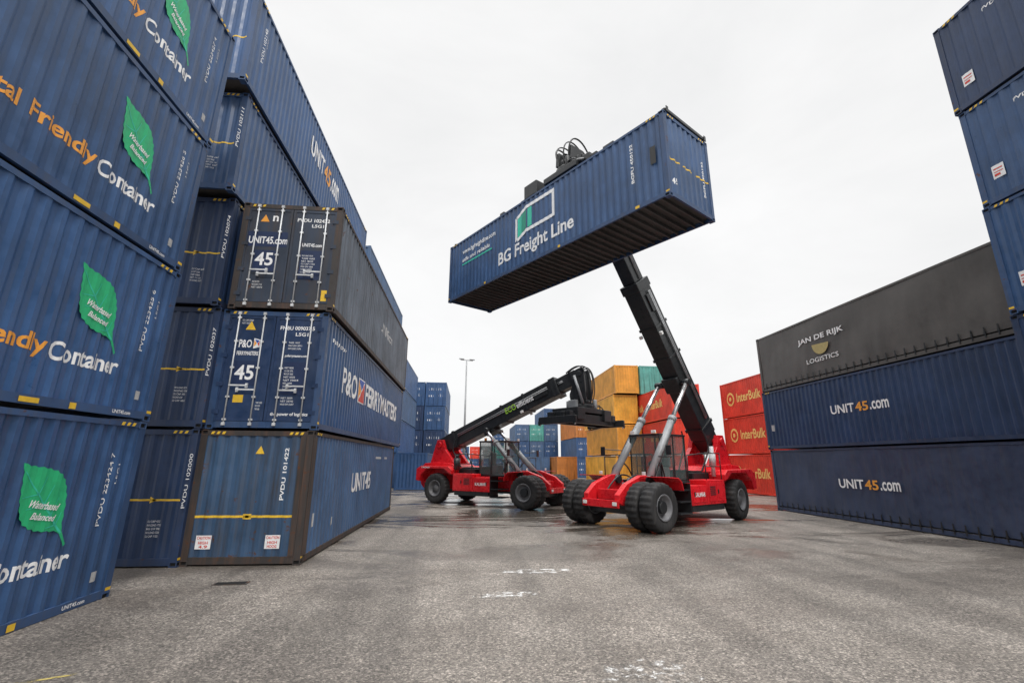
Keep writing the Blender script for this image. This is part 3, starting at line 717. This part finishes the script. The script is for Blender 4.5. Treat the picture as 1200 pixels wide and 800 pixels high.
side_lettering(s2,'KALMAR',-3.1,1.02,.7,.16,1.685,M['w'],1)
side_lettering(s2,'DRG450',-6.9,1.86,.6,.08,1.63,M['w'],1)

# ------------------------------------------------------------------ lamp post
def lamp(loc,h):
    r=root('street_lamp',loc,(0,0,.3),'tall grey lamp post with twin floodlights','street lamp')
    bm=bmesh.new(); cyl(bm,(0,0,0),(0,0,h),.20,14,r2=.10); cyl(bm,(0,0,0),(0,0,.12),.3,14); part(r,'post',mesh(bm,'post'),M['mach_grey'])
    bm=bmesh.new(); box(bm,-1.0,1.0,-.05,.05,h,h+.1); part(r,'crossbar',mesh(bm,'crossbar'),M['mach_grey'])
    for s in (-1,1):
        bm=bmesh.new(); box(bm,-.35,.35,-.28,.28,-.08,.1,M4=Matrix.Rotation(rad(12),4,'X')); part(r,'lamp_head',mesh(bm,'lamp_head'),M['mach_grey'],loc=(s*.85,-.1,h+.16),bevel=.02)
lamp((-.75,72,0),17.6)

# ------------------------------------------------------------------ ground
def ground():
    bm=bmesh.new(); S=1500
    vs=[bm.verts.new(p) for p in ((-S,-S,0),(S,-S,0),(S,S,0),(-S,S,0))]; bm.faces.new(vs)
    me=mesh(bm,'ground',False); ob=D.objects.new('ground',me); COL.objects.link(ob); ob['kind']='structure'; ob['label']='worn damp asphalt yard surface'
    m,nt,b=newmat('asphalt')
    v=objvec(nt,(1,1,1),False)
    big=noise(nt,v,.13,4,.6,.6); mid=noise(nt,v,.8,4,.6); fine=noise(nt,v,26,6,.9); gr=noise(nt,v,9,6,.9)
    vo=nd(nt,'ShaderNodeTexVoronoi'); vo.inputs['Scale'].default_value=46; nt.links.new(v,vo.inputs['Vector'])
    c=ramp(nt,mid,[(.30,(.172,.150,.129)),(.5,(.205,.181,.157)),(.70,(.245,.218,.191))])
    sep=nd(nt,'ShaderNodeSeparateColor'); nt.links.new(vo.outputs['Color'],sep.inputs[0])
    st=ramp(nt,sep.outputs[0],[(.0,.30),(.3,.75),(.7,1.1),(1.,2.1)])
    c=mixc(nt,.85,c,mixc(nt,1.,c,st,'MULTIPLY'))
    c=mixc(nt,1.,c,ramp(nt,fine,[(.36,.34),(.5,.95),(.64,1.75)]),'MULTIPLY')
    c=mixc(nt,1.,c,ramp(nt,gr,[(.38,.68),(.5,1.),(.62,1.28)]),'MULTIPLY')
    c=mixc(nt,1.,c,ramp(nt,big,[(.32,.66),(.5,1.0),(.68,1.16)]),'MULTIPLY')
    vsx=objvec(nt,(.8,2.6,1),False)
    sc_=ramp(nt,noise(nt,vsx,.5,8,.74,.5),[(.65,0.),(.71,.5)])
    c=mixc(nt,sc_,c,(.40,.37,.34))
    tr=ramp(nt,noise(nt,objvec(nt,(.75,.06,1),False),1.2,3,.5,.4),[(.46,1.),(.62,.70)])
    c=mixc(nt,1.,c,tr,'MULTIPLY')
    wet=ramp(nt,noise(nt,objvec(nt,(.30,.9,1),False),.40,6,.70,.8),[(.47,0.),(.56,1.)])
    sx=nd(nt,'ShaderNodeSeparateXYZ'); nt.links.new(v,sx.inputs[0])
    mr=nd(nt,'ShaderNodeMapRange'); mr.inputs[1].default_value=7; mr.inputs[2].default_value=18; mr.inputs[3].default_value=.18; mr.inputs[4].default_value=1; nt.links.new(sx.outputs[1],mr.inputs[0])
    mm=nd(nt,'ShaderNodeMath',operation='MULTIPLY'); nt.links.new(wet,mm.inputs[0]); nt.links.new(mr.outputs[0],mm.inputs[1])
    c=mixc(nt,mm.outputs[0],c,mixc(nt,1.,c,(.50,.48,.46),'MULTIPLY'))
    nt.links.new(c,b.inputs['Base Color'])
    ro=nd(nt,'ShaderNodeMapRange'); ro.inputs[3].default_value=.62; ro.inputs[4].default_value=.10; nt.links.new(mm.outputs[0],ro.inputs[0]); nt.links.new(ro.outputs[0],b.inputs['Roughness'])
    bp=nd(nt,'ShaderNodeBump'); bp.inputs['Distance'].default_value=.02
    bs=nd(nt,'ShaderNodeMapRange'); bs.inputs[3].default_value=.85; bs.inputs[4].default_value=.08; nt.links.new(mm.outputs[0],bs.inputs[0]); nt.links.new(bs.outputs[0],bp.inputs['Strength'])
    nt.links.new(fine,bp.inputs['Height'])
    nt.links.new(bp.outputs[0],b.inputs['Normal'])
    me.materials.append(m)
ground()
def mark(name,col,pts,label,sc_=9,thr=.44,amax=.85):
    m,nt,b=newmat(name); v=objvec(nt,(1,1,1),False)
    b.inputs['Base Color'].default_value=(*col,1); b.inputs['Roughness'].default_value=.7
    nt.links.new(ramp(nt,noise(nt,v,sc_,6,.75),[(thr,0.),(thr+.1,amax)]),b.inputs['Alpha'])
    bm=bmesh.new(); bm.faces.new([bm.verts.new((x,y,.004)) for x,y in pts])
    o=D.objects.new('road_marking',mesh(bm,'road_marking',False)); COL.objects.link(o); o.data.materials.append(m); o['kind']='structure'; o['label']=label
mark('worn_yellow_line',(.50,.40,.12),((-5.2,5.55),(-4.1,6.05),(-4.1,6.10),(-5.2,5.61)),'worn yellow painted line on the asphalt')
mark('worn_white_patch',(.68,.67,.65),((.75,10.45),(1.6,10.35),(2.3,10.5),(2.2,10.75),(1.4,10.8),(.8,10.65)),'worn white paint remains on the asphalt',5,.50)
mark('worn_white_patch',(.68,.67,.65),((.1,8.75),(.5,8.62),(1.3,8.8),(1.25,9.0),(.6,9.05)),'worn white paint remains on the asphalt',6,.50)
mark('worn_white_patch',(.62,.61,.59),((1.4,5.3),(2.1,5.15),(2.6,5.5),(2.4,6.1),(1.6,5.9)),'worn white paint remains on the asphalt',7,.53)
r=root('drain_cover',(-4.32,9.9,0),(0,0,.1),'dark cast iron drain cover set in the asphalt','drain cover')
bm=bmesh.new(); box(bm,-.30,.30,-.11,.11,.0,.010)
part(r,'surround',mesh(bm,'surround'),M['rust'])
bm=bmesh.new()
for i in range(4): box(bm,-.26,.26,-.085+i*.046,-.060+i*.046,.011,.018)
part(r,'grate',mesh(bm,'grate'),M['blackhole'])

# ------------------------------------------------------------------ world & sun
w=D.worlds.new('World'); sc.world=w; w.use_nodes=True; nt=w.node_tree; nt.nodes.clear()
out=nd(nt,'ShaderNodeOutputWorld'); bg=nd(nt,'ShaderNodeBackground'); nt.links.new(bg.outputs[0],out.inputs[0])
sky=nd(nt,'ShaderNodeTexSky',sky_type='NISHITA',sun_disc=False); sky.sun_elevation=rad(50); sky.sun_rotation=rad(166)
tc=nd(nt,'ShaderNodeTexCoord'); mp=nd(nt,'ShaderNodeMapping'); mp.inputs['Scale'].default_value=(1,1,2.2); nt.links.new(tc.outputs['Generated'],mp.inputs[0])
cl=noise(nt,mp.outputs[0],1.7,6,.55,.4)
cloud=ramp(nt,cl,[(.3,(.87,.873,.877)),(.5,(.945,.945,.945)),(.66,(1.0,1.0,1.0))])
sx=nd(nt,'ShaderNodeSeparateXYZ'); nt.links.new(tc.outputs['Generated'],sx.inputs[0])
zr=nd(nt,'ShaderNodeMapRange'); zr.interpolation_type='SMOOTHSTEP'; zr.inputs[1].default_value=.79; zr.inputs[2].default_value=.97; zr.inputs[3].default_value=1; zr.inputs[4].default_value=7; nt.links.new(sx.outputs[2],zr.inputs[0])
cz=nd(nt,'ShaderNodeVectorMath',operation='SCALE'); nt.links.new(cloud,cz.inputs[0]); nt.links.new(zr.outputs[0],cz.inputs['Scale'])
sk=nd(nt,'ShaderNodeVectorMath',operation='SCALE'); nt.links.new(sky.outputs[0],sk.inputs[0]); sk.inputs['Scale'].default_value=.1
mx=mixc(nt,.97,sk.outputs[0],cz.outputs[0])
nt.links.new(mx,bg.inputs['Color']); bg.inputs['Strength'].default_value=1.0
sd=D.lights.new('sun','SUN'); sd.energy=1.5; sd.angle=rad(12); sd.color=(1,.97,.93)
so=D.objects.new('sun',sd); COL.objects.link(so); so.rotation_euler=Euler((rad(44),0,rad(14)))

# ------------------------------------------------------------------ camera
cd=D.cameras.new('camera'); cam=D.objects.new('camera',cd); COL.objects.link(cam)
cd.sensor_width=36; cd.lens=16.35; cd.clip_end=4000; cd.clip_start=.05
cam.matrix_world=Matrix.Translation((0,0,2.22))@Matrix.Rotation(rad(-5.07),4,'Z')@Matrix.Rotation(rad(104.5),4,'X')@Matrix.Rotation(rad(.4),4,'Z')
sc.camera=cam
sc.view_settings.view_transform='Standard'; sc.view_settings.look='None'; sc.view_settings.exposure=0
